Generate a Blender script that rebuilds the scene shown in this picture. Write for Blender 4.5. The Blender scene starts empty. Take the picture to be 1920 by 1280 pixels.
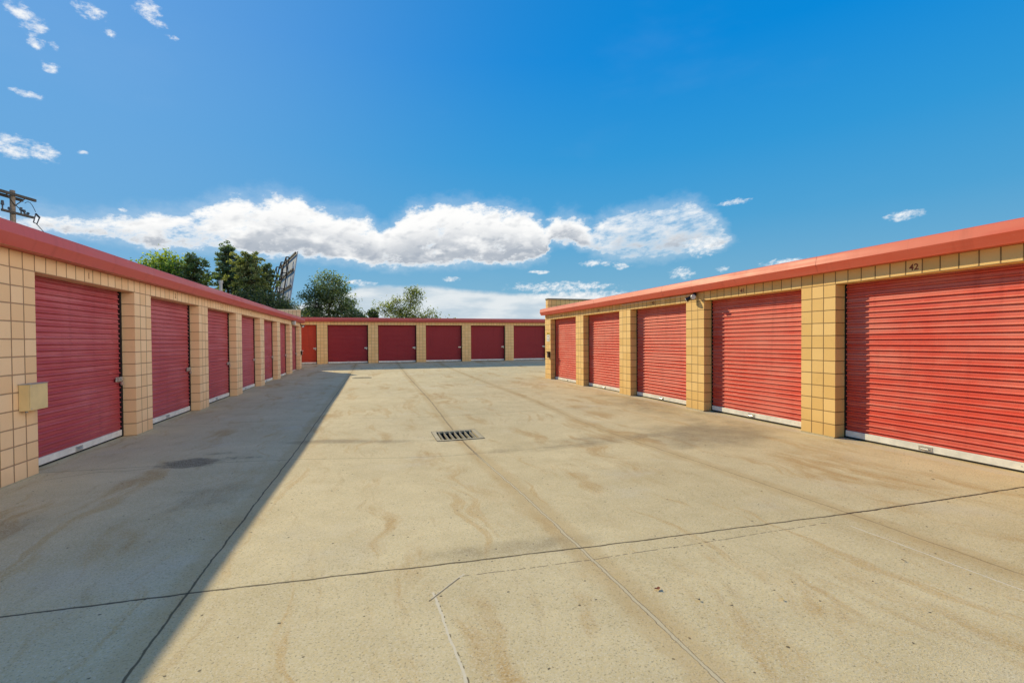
import bpy, math, random
import numpy as np
from mathutils import Vector, Matrix, noise as mnoise

random.seed(7)
RNG = np.random.default_rng(7)
scene = bpy.context.scene
COL = scene.collection
PI = math.pi
T = 0.2032                      # one block face / one course

# ------------------------------------------------------------------ helpers
def link(o, parent=None):
    COL.objects.link(o)
    if parent is not None:
        o.parent = parent
    return o

def tag(o, label=None, cat=None, group=None, kind=None):
    if label: o['label'] = label
    if cat: o['category'] = cat
    if group: o['group'] = group
    if kind: o['kind'] = kind
    return o

def empty(name, label, cat, loc=(0, 0, 0), rotz=0.0, group=None):
    o = bpy.data.objects.new(name, None)
    o.empty_display_size = 0.3
    link(o)
    o.location = loc
    o.rotation_euler = (0, 0, rotz)
    return tag(o, label, cat, group)

class MB:
    """collects faces and builds ONE mesh object"""
    def __init__(s):
        s.v, s.f, s.uv, s.sm = [], [], [], []
    def face(s, pts, uvs=None, smooth=False):
        i = len(s.v)
        s.v.extend([tuple(p) for p in pts])
        s.f.append(tuple(range(i, i + len(pts))))
        if uvs is None:
            uvs = [(p[0], p[2]) for p in pts]
        s.uv.extend(uvs)
        s.sm.append(smooth)
    def box(s, x0, x1, y0, y1, z0, z1, us=None, shrink=0.0, skip=''):
        """us(x)->u for the front face; side faces get a constant u (no vertical joint)"""
        def U(x):
            if shrink:
                k = (x - x0) / (x1 - x0)
                return x0 + shrink + k * (x1 - x0 - 2 * shrink)
            return x
        if 'f' not in skip: s.face([(x0,y0,z0),(x1,y0,z0),(x1,y0,z1),(x0,y0,z1)], [(U(x0),z0),(U(x1),z0),(U(x1),z1),(U(x0),z1)])
        if 'b' not in skip: s.face([(x1,y1,z0),(x0,y1,z0),(x0,y1,z1),(x1,y1,z1)], [(x1,z0),(x0,z0),(x0,z1),(x1,z1)])
        d = (y1 - y0)
        if d > 0.45:
            a, b = y0 + 0.01, y1
        else:
            a = b = T * 0.5
        if 'l' not in skip: s.face([(x0,y1,z0),(x0,y0,z0),(x0,y0,z1),(x0,y1,z1)], [(b,z0),(a,z0),(a,z1),(b,z1)])
        if 'r' not in skip: s.face([(x1,y0,z0),(x1,y1,z0),(x1,y1,z1),(x1,y0,z1)], [(a,z0),(b,z0),(b,z1),(a,z1)])
        if 't' not in skip: s.face([(x0,y0,z1),(x1,y0,z1),(x1,y1,z1),(x0,y1,z1)], [(x0,.1),(x1,.1),(x1,.1),(x0,.1)])
        if 'd' not in skip: s.face([(x0,y1,z0),(x1,y1,z0),(x1,y0,z0),(x0,y0,z0)], [(x0,.1),(x1,.1),(x1,.1),(x0,.1)])
    def tube(s, pts, radii, n=10, cap=True, smooth=True):
        pts = [Vector(p) for p in pts]
        rings = []
        up = Vector((0, 0, 1))
        for i, p in enumerate(pts):
            t = (pts[min(i + 1, len(pts) - 1)] - pts[max(i - 1, 0)]).normalized()
            a = t.cross(up)
            if a.length < 1e-3: a = t.cross(Vector((1, 0, 0)))
            a.normalize(); b = a.cross(t)
            r = radii[i] if hasattr(radii, '__len__') else radii
            rings.append([p + (a * math.cos(q) + b * math.sin(q)) * r for q in [2 * PI * k / n for k in range(n)]])
        for i in range(len(rings) - 1):
            for k in range(n):
                k2 = (k + 1) % n
                s.face([rings[i][k], rings[i][k2], rings[i + 1][k2], rings[i + 1][k]], smooth=smooth)
        if cap:
            s.face(list(reversed(rings[0]))); s.face(rings[-1])
    def obox(s, c, ax, ay, az):
        """box around c with half-axis vectors"""
        c, ax, ay, az = Vector(c), Vector(ax), Vector(ay), Vector(az)
        P = lambda i, j, k: c + ax * i + ay * j + az * k
        for q in ([(-1,-1,-1),(1,-1,-1),(1,-1,1),(-1,-1,1)], [(1,1,-1),(-1,1,-1),(-1,1,1),(1,1,1)],
                  [(-1,1,-1),(-1,-1,-1),(-1,-1,1),(-1,1,1)], [(1,-1,-1),(1,1,-1),(1,1,1),(1,-1,1)],
                  [(-1,-1,1),(1,-1,1),(1,1,1),(-1,1,1)], [(-1,1,-1),(1,1,-1),(1,-1,-1),(-1,-1,-1)]):
            s.face([P(*t) for t in q])
    def bar(s, a, b, w, h=None):
        a, b = Vector(a), Vector(b)
        t = (b - a); L = t.length; t.normalize()
        u = t.cross(Vector((0, 0, 1)))
        if u.length < 1e-3: u = Vector((1, 0, 0))
        u.normalize(); v = u.cross(t)
        s.obox((a + b) / 2, t * L / 2, u * w / 2, v * (h or w) / 2)
    def mesh(s, name):
        me = bpy.data.meshes.new(name)
        me.from_pydata(s.v, [], s.f)
        uvl = me.uv_layers.new(name='UVMap')
        uvl.data.foreach_set('uv', np.array(s.uv, dtype=np.float32).ravel())
        me.polygons.foreach_set('use_smooth', s.sm)
        me.update()
        return me
    def build(s, name, mat, parent=None, weld=False, bevel=0.0):
        me = s.mesh(name)
        me.materials.append(mat)
        o = link(bpy.data.objects.new(name, me), parent)
        if weld or bevel:
            w = o.modifiers.new('weld', 'WELD'); w.merge_threshold = 0.0005
        if bevel:
            b = o.modifiers.new('bevel', 'BEVEL'); b.width = bevel; b.segments = 2; b.limit_method = 'ANGLE'; b.angle_limit = math.radians(40)
        return o

# ------------------------------------------------------------------ node helper
class NT:
    def __init__(s, tree):
        s.t = tree; s.n = tree.nodes; s.l = tree.links
    def node(s, typ, **kw):
        n = s.n.new(typ)
        for k, v in kw.items(): setattr(n, k, v)
        return n
    def inp(s, sock, v):
        if v is None: return
        if isinstance(v, bpy.types.NodeSocket): s.l.new(v, sock)
        elif isinstance(v, (tuple, list)) and len(v) == 3 and sock.type == 'RGBA': sock.default_value = (*v, 1)
        else: sock.default_value = v
    def m(s, op, a, b=None, c=None, clamp=False):
        n = s.node('ShaderNodeMath', operation=op, use_clamp=clamp)
        for i, v in enumerate((a, b, c)): 
            if v is not None: s.inp(n.inputs[i], v)
        return n.outputs[0]
    def add(s, a, b): return s.m('ADD', a, b)
    def sub(s, a, b): return s.m('SUBTRACT', a, b)
    def mul(s, a, b): return s.m('MULTIPLY', a, b)
    def sstep(s, x, lo, hi, a=0.0, b=1.0):
        n = s.node('ShaderNodeMapRange', interpolation_type='SMOOTHSTEP')
        for i, v in enumerate((x, lo, hi, a, b)): s.inp(n.inputs[i], v)
        return n.outputs[0]
    def mix(s, f, a, b, mode='MIX'):
        n = s.node('ShaderNodeMix', data_type='RGBA', blend_type=mode)
        s.inp(n.inputs[0], f); s.inp(n.inputs[6], a); s.inp(n.inputs[7], b)
        return n.outputs[2]
    def xyz(s, x=0.0, y=0.0, z=0.0):
        n = s.node('ShaderNodeCombineXYZ')
        for i, v in enumerate((x, y, z)): s.inp(n.inputs[i], v)
        return n.outputs[0]
    def sep(s, v):
        n = s.node('ShaderNodeSeparateXYZ'); s.inp(n.inputs[0], v); return n.outputs
    def noise(s, vec, scale=1.0, detail=4.0, rough=0.55, col=False, dist=0.0):
        n = s.node('ShaderNodeTexNoise'); s.inp(n.inputs['Vector'], vec)
        n.inputs['Scale'].default_value = scale; n.inputs['Detail'].default_value = detail
        n.inputs['Roughness'].default_value = rough; n.inputs['Distortion'].default_value = dist
        return n.outputs['Color' if col else 'Fac']
    def voronoi(s, vec, scale, feature='F1', out='Distance'):
        n = s.node('ShaderNodeTexVoronoi', feature=feature); s.inp(n.inputs['Vector'], vec); n.inputs['Scale'].default_value = scale
        return n.outputs[out]
    def white(s, vec):
        n = s.node('ShaderNodeTexWhiteNoise', noise_dimensions='3D'); s.inp(n.inputs[0], vec); return n.outputs[0]
    def bump(s, h, strength, dist):
        n = s.node('ShaderNodeBump'); n.inputs['Strength'].default_value = strength; n.inputs['Distance'].default_value = dist
        s.inp(n.inputs['Height'], h); return n.outputs[0]
    def seg(s, x, y, a, b):
        """distance from (x, y) to the segment a-b"""
        dx, dy = b[0] - a[0], b[1] - a[1]; L2 = dx * dx + dy * dy
        px, py = s.sub(x, a[0]), s.sub(y, a[1])
        t = s.m('ADD', s.mul(px, dx / L2), s.mul(py, dy / L2), clamp=True)
        ex, ey = s.sub(px, s.mul(t, dx)), s.sub(py, s.mul(t, dy))
        return s.m('SQRT', s.add(s.mul(ex, ex), s.mul(ey, ey)))
    def ell(s, x, y, cx, cy, rx, ry):
        """1 at the centre, 0 on the ellipse"""
        a = s.mul(s.sub(x, cx), 1 / rx); b = s.mul(s.sub(y, cy), 1 / ry)
        return s.sub(1.0, s.add(s.mul(a, a), s.mul(b, b)))
    def mx(s, *v):
        r = v[0]
        for k in v[1:]: r = s.m('MAXIMUM', r, k)
        return r

def material(name):
    m = bpy.data.materials.new(name); m.use_nodes = True
    nt = NT(m.node_tree)
    b = m.node_tree.nodes['Principled BSDF']
    return m, nt, b

def plain(name, col, rough=0.6, metal=0.0, var=0.12, scale=6.0, bump=0.0):
    m, nt, b = material(name)
    tc = nt.node('ShaderNodeTexCoord')
    f = nt.noise(tc.outputs['Object'], scale, 5, 0.6)
    c1 = tuple(c * (1 - var) for c in col); c2 = tuple(min(1, c * (1 + var)) for c in col)
    nt.inp(b.inputs['Base Color'], nt.mix(nt.sstep(f, 0.3, 0.7), c1, c2))
    b.inputs['Roughness'].default_value = rough; b.inputs['Metallic'].default_value = metal
    if bump:
        nt.inp(b.inputs['Normal'], nt.bump(nt.noise(tc.outputs['Object'], scale * 8, 4), 0.5, bump))
    return m

# ------------------------------------------------------------------ materials
def block_paint(name, c1, c2, joint, hjoint):
    """painted, scored concrete block: 8 inch grid"""
    m, nt, b = material(name)
    uv = nt.node('ShaderNodeUVMap'); uv.uv_map = 'UVMap'
    u, v, _ = nt.sep(uv.outputs[0])
    tc = nt.node('ShaderNodeTexCoord')
    wob = nt.noise(tc.outputs['Object'], 3.1, 3)
    wob2 = nt.noise(tc.outputs['Object'], 17.0, 3)
    un = nt.mul(nt.add(u, nt.mul(nt.sub(wob, 0.5), 0.008)), 1 / T)
    vn = nt.mul(nt.add(v, nt.mul(nt.sub(wob, 0.5), 0.007)), 1 / T)
    def edge(q):
        fr = nt.m('FRACT', q)
        return nt.mul(nt.m('MINIMUM', fr, nt.sub(1.0, fr)), T)        # metres to the nearest joint
    du, dv = edge(un), edge(vn)
    w = nt.add(0.0035, nt.mul(wob2, 0.004))
    ju = nt.sstep(du, w, nt.add(w, 0.004), 1.0, 0.0)
    jv = nt.sstep(dv, w, nt.add(w, 0.004), 1.0, 0.0)
    cell = nt.xyz(nt.m('FLOOR', un), nt.m('FLOOR', vn), 0.0)
    rnd = nt.white(cell)
    big = nt.noise(tc.outputs['Object'], 0.9, 5, 0.6)
    fine = nt.noise(tc.outputs['Object'], 55.0, 5, 0.7)
    f = nt.add(nt.add(nt.mul(rnd, 0.60), nt.mul(big, 0.6)), nt.mul(nt.sub(fine, 0.5), 0.5))
    col = nt.mix(nt.sstep(f, 0.25, 1.0), c1, c2)
    stain = nt.mul(nt.sstep(nt.noise(tc.outputs['Object'], 2.3, 6, 0.65), 0.56, 0.74), 0.40)
    col = nt.mix(stain, col, tuple(x * 0.72 for x in c1))
    # dust splashed up from the ground and runs under the eave
    z = nt.sep(tc.outputs['Object'])[2]
    low = nt.mul(nt.sstep(nt.add(z, nt.mul(nt.sub(big, 0.5), 0.4)), 0.0, 0.35, 1.0, 0.0), 0.35)
    col = nt.mix(low, col, tuple(x * 0.7 for x in c1))
    pits = nt.mul(nt.sstep(nt.voronoi(tc.outputs['Object'], 38.0), 0.05, 0.12, 1.0, 0.0), 0.35)
    col = nt.mix(pits, col, tuple(x * 0.5 for x in c1))
    col = nt.mix(nt.mul(ju, 0.9), col, joint)
    col = nt.mix(nt.mul(jv, 0.85), col, hjoint)
    nt.inp(b.inputs['Base Color'], col)
    b.inputs['Roughness'].default_value = 0.72
    h = nt.add(nt.mul(nt.m('MAXIMUM', ju, jv), -1.0), nt.mul(fine, 0.18))
    nt.inp(b.inputs['Normal'], nt.bump(h, 0.7, 0.006))
    return m

M = {}
M['block_tan'] = block_paint('tan painted block', (0.76, 0.46, 0.145), (0.86, 0.555, 0.21), (0.20, 0.105, 0.03), (0.21, 0.115, 0.035))
M['block_bounce'] = block_paint('bounce lit block paint', (0.84, 0.53, 0.27), (0.92, 0.62, 0.345), (0.24, 0.115, 0.05), (0.34, 0.19, 0.10))  # block paint lightened: bounce light on the shaded front put into the colour
M['block_far'] = block_paint('tan block lightened for shade', (0.84, 0.50, 0.19), (0.90, 0.56, 0.24), (0.34, 0.19, 0.07), (0.42, 0.25, 0.10))  # tan lightened in the colour to offset the dim light on this row

def door_paint(name, col, fade, rough=0.42):
    m, nt, b = material(name)
    tc = nt.node('ShaderNodeTexCoord')
    x, y, z = nt.sep(tc.outputs['Object'])
    oi = nt.node('ShaderNodeObjectInfo')
    v = nt.xyz(nt.add(x, nt.mul(oi.outputs['Random'], 37.0)), y, nt.mul(z, 1.0))
    rnd = oi.outputs['Random']
    streak = nt.noise(nt.xyz(nt.add(nt.mul(x, 0.35), nt.mul(rnd, 9.0)), 0.0, nt.mul(z, 13.0)), 1.0, 4, 0.65)
    n1 = nt.noise(v, 1.1, 4, 0.65)
    up = nt.sstep(z, 0.3, 2.3)
    dust = nt.sstep(nt.add(nt.add(nt.mul(streak, 0.75), nt.mul(n1, 0.55)), nt.add(nt.mul(up, 0.10), nt.mul(nt.sub(rnd, 0.5), 0.12))), 0.58, 0.88)
    c = nt.mix(nt.mul(dust, 0.85), col, fade)
    c = nt.mix(nt.mul(rnd, 0.22), c, tuple(k * 0.72 for k in col))
    run = nt.noise(nt.xyz(nt.mul(x, 7.0), nt.mul(rnd, 5.0), nt.mul(z, 0.6)), 1.0, 4, 0.6)
    c = nt.mix(nt.mul(nt.sstep(run, 0.54, 0.72), 0.28), c, tuple(k * 0.55 for k in col))
    scuff = nt.noise(nt.xyz(nt.mul(x, 2.2), nt.mul(rnd, 3.0), nt.mul(z, 16.0)), 1.0, 5, 0.7)
    c = nt.mix(nt.mul(nt.sstep(scuff, 0.66, 0.74), 0.5), c, tuple(min(1, k * 1.1 + 0.12) for k in fade))
    low = nt.mul(nt.sstep(nt.add(z, nt.mul(nt.sub(n1, 0.5), 0.8)), 0.0, 0.5, 1.0, 0.0), 0.40)
    c = nt.mix(low, c, tuple(k * 0.62 + 0.01 for k in col))
    nt.inp(b.inputs['Base Color'], c)
    nt.inp(b.inputs['Roughness'], nt.add(rough, nt.mul(dust, 0.2)))
    return m
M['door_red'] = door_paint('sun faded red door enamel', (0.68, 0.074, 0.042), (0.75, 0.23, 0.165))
M['door_shaded'] = door_paint('red door enamel', (0.46, 0.060, 0.070), (0.58, 0.17, 0.18))  # same door red, with the shade on the left row put into the colour
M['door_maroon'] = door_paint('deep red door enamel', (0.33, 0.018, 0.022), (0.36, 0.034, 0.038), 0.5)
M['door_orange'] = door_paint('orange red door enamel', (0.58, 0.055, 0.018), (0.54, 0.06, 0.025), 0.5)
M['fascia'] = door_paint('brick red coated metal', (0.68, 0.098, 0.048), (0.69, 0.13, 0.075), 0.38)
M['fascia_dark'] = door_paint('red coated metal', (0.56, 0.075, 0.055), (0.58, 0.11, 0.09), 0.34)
M['white_bar'] = plain('white powder coat', (0.74, 0.70, 0.62), 0.55, 0, 0.14, 5)
M['rubber'] = plain('black rubber', (0.012, 0.011, 0.010), 0.8)
M['track'] = plain('dark slot', (0.010, 0.006, 0.005), 0.9)
M['steel'] = plain('zinc steel', (0.55, 0.55, 0.53), 0.35, 0.8, 0.15, 30)
M['brass'] = plain('padlock body', (0.55, 0.50, 0.42), 0.35, 0.7, 0.1, 30)
M['digit'] = plain('painted number', (0.24, 0.065, 0.026), 0.8, 0, 0.25, 40)
M['roof'] = plain('light roof membrane', (0.55, 0.52, 0.47), 0.8, 0, 0.15, 2)
M['coping'] = plain('dark metal coping', (0.16, 0.15, 0.11), 0.5, 0.2)
M['coping_light'] = plain('cream coping', (0.75, 0.58, 0.34), 0.6)
M['ubox'] = plain('tan painted sheet metal', (0.74, 0.54, 0.25), 0.42, 0, 0.08, 4)
M['grey_paint'] = plain('grey painted metal', (0.36, 0.35, 0.32), 0.5, 0.1)
M['white_paint'] = plain('white plastic', (0.75, 0.73, 0.68), 0.45)
M['lens'] = plain('frosted lens', (0.72, 0.66, 0.62), 0.25, 0, 0.1, 20)
M['black'] = plain('black plastic', (0.015, 0.014, 0.013), 0.4)
M['bronze'] = plain('dark bronze', (0.05, 0.03, 0.02), 0.45, 0.3)
M['sign_white'] = plain('white sign enamel', (0.80, 0.78, 0.70), 0.4)
M['sign_yellow'] = plain('yellow sign enamel', (0.75, 0.50, 0.03), 0.4)
M['iron'] = plain('cast iron', (0.10, 0.08, 0.055), 0.55, 0.6, 0.3, 30)
M['iron_edge'] = plain('worn iron bar edge', (0.42, 0.38, 0.29), 0.5, 0.2, 0.2, 30)
M['pit'] = plain('dark pit', (0.010, 0.010, 0.010), 0.9)
M['concrete_frame'] = plain('cast concrete surround', (0.46, 0.385, 0.24), 0.85, 0, 0.15, 12, 0.002)
M['pole_wood'] = plain('weathered pole timber', (0.28, 0.21, 0.15), 0.85, 0, 0.25, 9)
M['arm_wood'] = plain('dark crossarm timber', (0.085, 0.07, 0.055), 0.85, 0, 0.25, 9)
M['insulator'] = plain('dark insulator', (0.04, 0.045, 0.055), 0.35)
M['sign_panel'] = plain('pale panel sheet', (0.30, 0.33, 0.39), 0.6, 0, 0.15, 1.2)
M['rust_steel'] = plain('weathered steel', (0.055, 0.042, 0.036), 0.7, 0.3, 0.3, 4)
M['bark'] = plain('bark', (0.075, 0.055, 0.04), 0.9, 0, 0.35, 8)

def leaf_mat(name):
    m, nt, b = material(name)
    nt.n.remove(b)
    out = m.node_tree.nodes['Material Output']
    at = nt.node('ShaderNodeAttribute'); at.attribute_name = 'tint'
    d = nt.node('ShaderNodeBsdfDiffuse'); tr = nt.node('ShaderNodeBsdfTranslucent')
    gl = nt.node('ShaderNodeBsdfGlossy'); gl.inputs['Roughness'].default_value = 0.5
    nt.inp(d.inputs[0], at.outputs['Color'])
    nt.inp(tr.inputs[0], nt.mix(1.0, at.outputs['Color'], (1.25, 1.3, 0.6), 'MULTIPLY'))
    a = nt.node('ShaderNodeMixShader'); a.inputs[0].default_value = 0.5
    nt.l.new(d.outputs[0], a.inputs[1]); nt.l.new(tr.outputs[0], a.inputs[2])
    c = nt.node('ShaderNodeMixShader'); c.inputs[0].default_value = 0.05
    nt.l.new(a.outputs[0], c.inputs[1]); nt.l.new(gl.outputs[0], c.inputs[2])
    nt.l.new(c.outputs[0], out.inputs['Surface'])
    return m
M['leaf'] = leaf_mat('foliage')

# ------------------------------------------------------------------ ground
def ground_z(x, y):
    s = 1.9 if x < 1.4 else 3.8
    dip = 0.145 * math.exp(-((y - 8.0) / 3.0) ** 2) * math.exp(-((x - 1.4) / s) ** 2)
    pts = [(-50, 0), (15, 0.0), (22, 0.03), (26.6, 0.085), (31.3, 0.222), (33, 0.23), (99, 0.23)]
    for (a, za), (b, zb) in zip(pts, pts[1:]):
        if y <= b:
            r = za + (zb - za) * (y - a) / (b - a); break
    return r - dip

def concrete():
    m, nt, b = material('yard concrete')
    tc = nt.node('ShaderNodeTexCoord'); P = tc.outputs['Object']
    x, y, z = nt.sep(P)
    nA = nt.noise(P, 0.35, 4, 0.6); nB = nt.noise(P, 2.2, 5, 0.65); nC = nt.noise(P, 28.0, 4, 0.7)
    f = nt.add(nt.add(nt.mul(nA, 0.55), nt.mul(nB, 0.45)), nt.mul(nt.sub(nC, 0.5), 0.30))
    col = nt.mix(nt.sstep(f, 0.30, 0.72), (0.545, 0.425, 0.212), (0.76, 0.615, 0.34))
    # each slab was poured with a slightly different mix
    slab = nt.white(nt.xyz(nt.m('FLOOR', nt.mul(nt.add(x, 1.1), 1 / 2.63)), nt.m('FLOOR', nt.mul(nt.sub(y, 3.25), 1 / 3.5)), 3.0))
    col = nt.mix(nt.mul(nt.sub(slab, 0.0), 0.16), col, (0.44, 0.365, 0.225))
    # tan streaks that run along the lane
    warp = nt.mul(nt.sub(nt.noise(P, 0.5, 3), 0.5), 1.2)
    st = nt.noise(nt.xyz(nt.mul(nt.add(x, warp), 1.7), nt.mul(y, 0.34), 0.0), 1.0, 5, 0.68)
    patch = nt.noise(P, 0.42, 3)
    streak = nt.mul(nt.sstep(st, 0.50, 0.66), nt.sstep(patch, 0.36, 0.56))
    col = nt.mix(nt.mul(streak, 0.85), col, (0.46, 0.265, 0.070))
    st2 = nt.noise(nt.xyz(nt.mul(nt.add(x, warp), 6.0), nt.mul(y, 0.9), 4.0), 1.0, 5, 0.7)
    col = nt.mix(nt.mul(nt.sstep(st2, 0.56, 0.72), 0.42), col, (0.40, 0.25, 0.09))
    st3 = nt.noise(nt.xyz(nt.mul(nt.add(x, warp), 3.2), nt.mul(y, 0.30), 13.0), 1.0, 4, 0.7)
    col = nt.mix(nt.mul(nt.sstep(st3, 0.57, 0.66), 0.55), col, (0.52, 0.31, 0.09))
    # pale dusty blooms
    bl = nt.noise(nt.xyz(x, y, 9.0), 0.9, 4, 0.6)
    col = nt.mix(nt.mul(nt.sstep(bl, 0.56, 0.72), 0.35), col, (0.60, 0.53, 0.385))
    # grime: damp dark zone in front of the right doors, tyre marks across the drain line
    dn = nt.noise(P, 1.6, 4, 0.65)
    g = nt.add(nt.mx(nt.ell(x, y, 5.5, 6.7, 1.7, 1.25), nt.mul(nt.ell(x, y, 4.0, 6.95, 3.0, 0.40), 0.7),
                     nt.mul(nt.ell(x, y, -0.3, 8.15, 1.6, 0.22), 0.85), nt.mul(nt.ell(x, y, 6.5, 9.5, 0.8, 4.0), 0.55),
                     nt.mul(nt.ell(x, y, 1.2, 3.42, 1.0, 0.22), 0.6), nt.mul(nt.ell(x, y, 3.2, 7.2, 1.6, 0.3), 0.6)), nt.mul(nt.sub(dn, 0.5), 1.8))
    col = nt.mix(nt.mul(nt.sstep(g, 0.05, 1.1), 0.66), col, (0.15, 0.105, 0.048))
    # oil stain in the shade by the first door
    o = nt.add(nt.mx(nt.ell(x, y, -2.28, 7.12, 0.46, 0.34), nt.mul(nt.ell(x, y, -1.75, 7.25, 0.40, 0.16), 0.45),
                     nt.mul(nt.ell(x, y, -2.05, 7.60, 0.30, 0.12), 0.40)), nt.mul(nt.sub(nt.noise(P, 5.0, 6, 0.7), 0.5), 1.7))
    col = nt.mix(nt.mul(nt.sstep(o, 0.15, 0.75), 0.82), col, (0.075, 0.060, 0.026))
    o2 = nt.add(nt.mx(nt.ell(x, y, -1.55, 5.5, 0.7, 0.5), nt.ell(x, y, -3.0, 5.0, 0.5, 0.5)), nt.mul(nt.sub(nt.noise(P, 3.0, 6, 0.7), 0.5), 2.4))
    col = nt.mix(nt.mul(nt.sstep(o2, 0.3, 1.2), 0.30), col, (0.10, 0.085, 0.055))
    # a skin of dirt against the walls
    # exposed grit and dark pits
    grit = nt.voronoi(P, 150.0, 'F1', 'Color')
    gs = nt.sep(grit)[0]
    col = nt.mix(nt.mul(nt.sstep(gs, 0.0, 1.0), 0.46), col, nt.mix(gs, (0.22, 0.18, 0.11), (0.68, 0.60, 0.44)))
    dk = nt.mul(nt.sstep(nt.noise(P, 75.0, 3, 0.7), 0.55, 0.68), 0.62)
    col = nt.mix(dk, col, (0.16, 0.125, 0.07))
    PW = nt.add_v(P, nt.noise(P, 40.0, 1, 0.5, True), 0.02)
    def specks(scale, r, keep, amt, c):
        v = nt.node('ShaderNodeTexVoronoi'); nt.inp(v.inputs['Vector'], PW); v.inputs['Scale'].default_value = scale
        on = nt.sstep(nt.sep(v.outputs['Color'])[0], keep, keep + 0.02)
        return nt.mul(nt.mul(nt.sstep(v.outputs['Distance'], r * 0.6, r, 1.0, 0.0), on), amt), c
    for sc, r, k, amt, c in ((3.2, 0.040, 0.30, 0.9, (0.04, 0.032, 0.022)), (8.0, 0.085, 0.35, 0.85, (0.06, 0.045, 0.03)), (5.1, 0.036, 0.65, 0.8, (0.74, 0.68, 0.54))):
        a, c = specks(sc, r, k, amt, c)
        col = nt.mix(a, col, c)
    # joints
    wb = nt.mul(nt.sub(nt.noise(P, 3.5, 3, 0.65), 0.5), 0.045)
    wf = nt.noise(P, 14.0, 4, 0.7)
    def polyline(pts):
        ds = [nt.seg(nt.add(x, wb), nt.add(y, wb), a, b_) for a, b_ in zip(pts, pts[1:])]
        r = ds[0]
        for d in ds[1:]: r = nt.m('MINIMUM', r, d)
        return r
    def line(pts, w, amt, c, soft=0.006, gate=None):
        nonlocal col
        d = polyline(pts)
        k = nt.mul(nt.sstep(d, nt.mul(wf, w * 1.4), nt.add(nt.mul(wf, w * 1.4), soft), 1.0, 0.0), amt)
        if gate is not None: k = nt.mul(k, gate)
        col = nt.mix(k, col, c)
        return k
    J = []
    dark = (0.075, 0.055, 0.03)
    jx0 = [(-1.13, -4), (-1.11, 3.4), (-1.04, 8), (-0.78, 31.3)]
    jx1 = [(1.55, -4), (1.53, 3.3), (1.53, 10), (1.76, 31.3)]
    jx2 = [(4.14, -4), (4.14, 8), (4.40, 31.3)]
    # soft dirty halo on both sides of the joints
    for p in (jx0, jx1, jx2):
        line(p, 0.10, 0.30, (0.42, 0.255, 0.085), 0.12)
    (line(jx0, 0.006, 0.85, dark))
    near = nt.sstep(y, 9.0, 3.0)
    far = nt.sub(1.0, near)
    (line(jx1, 0.017, 0.85, (0.11, 0.075, 0.04), 0.005, nt.sstep(y, 6.0, 10.0, 1.0, 0.6)))
    line(jx1, 0.011, 0.85, (0.62, 0.52, 0.33), 0.006, nt.sstep(y, 7.2, 6.2, 0.0, 1.0) if False else nt.sstep(y, 6.0, 7.6, 1.0, 0.0))
    (line(jx2, 0.010, 0.45, (0.17, 0.115, 0.05)))
    (line([(-4, 3.49), (-1.11, 3.40), (1.53, 3.255), (4.12, 3.15)], 0.009, 0.9, dark))
    (line([(4.12, 3.15), (5.4, 3.135), (7.3, 3.14)], 0.012, 0.95, (0.05, 0.03, 0.02)))
    (line([(-4, 7.15), (-1.05, 6.98), (0.1, 6.92), (1.53, 6.92)], 0.007, 0.55, dark))
    (line([(1.53, 6.92), (7.1, 6.9)], 0.007, 0.35, dark))
    (line([(-4, 10.45), (1.53, 10.35), (7.1, 10.3)], 0.006, 0.55, dark))
    (line([(-4, 13.7), (1.55, 13.55), (7.1, 13.4)], 0.009, 0.45, dark))
    (line([(-4, 17.0), (1.6, 16.8), (7.1, 16.6)], 0.009, 0.5, dark))
    (line([(-4, 22.3), (1.7, 22.1), (12, 21.8)], 0.010, 0.4, dark))
    (line([(-1.3, 31.3), (-2.6, 28.5)], 0.02, 0.6, dark)); (line([(7.0, 31.3), (6.9, 19)], 0.012, 0.4, dark))
    # saw cut beside the transverse joint, mended cracks
    dash = nt.sstep(nt.noise(nt.xyz(nt.mul(x, 16.0), 0.0, 0.0), 1.0, 2), 0.42, 0.50)
    (line([(0.57, 3.10), (1.51, 3.055), (2.4, 3.045), (3.75, 3.05)], 0.004, 0.75, (0.09, 0.065, 0.04), 0.004, dash))
    line([(0.375, 2.95), (0.395, 2.45), (0.41, 2.14), (0.40, 1.0)], 0.007, 0.85, (0.66, 0.58, 0.43), 0.005)
    (line([(0.385, 2.93), (0.405, 2.45), (0.42, 2.14), (0.41, 1.0)], 0.003, 0.8, dark, 0.003, nt.sstep(nt.noise(nt.xyz(0.0, nt.mul(y, 20.0), 0.0), 1.0, 2), 0.5, 0.58)))
    line([(0.36, 2.885), (0.60, 3.125)], 0.010, 0.8, (0.64, 0.55, 0.40), 0.004)
    (line([(0.34, 2.86), (0.56, 3.08)], 0.006, 0.8, dark, 0.003))
    line([(3.875, 2.93), (3.885, 1.9), (3.89, 0.8)], 0.004, 0.75, (0.74, 0.69, 0.57), 0.004)
    # fine crack by the first door
    (line([(-3.6, 6.75), (-3.2, 6.95), (-2.9, 6.9), (-2.55, 7.0)], 0.004, 0.7, dark, 0.004))
    # pale splash on the threshold under the doors
    line([(7.08, -4), (7.08, 18)], 0.12, 0.35, (0.62, 0.56, 0.44), 0.06)
    nt.inp(b.inputs['Base Color'], col)
    b.inputs['Roughness'].default_value = 0.88
    b.inputs['Specular IOR Level'].default_value = 0.25
    h = nt.add(nt.mul(nt.noise(P, 45.0, 3, 0.7), 0.8), nt.mul(gs, 0.3))
    nt.inp(b.inputs['Normal'], nt.bump(h, 0.55, 0.006))
    return m

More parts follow.
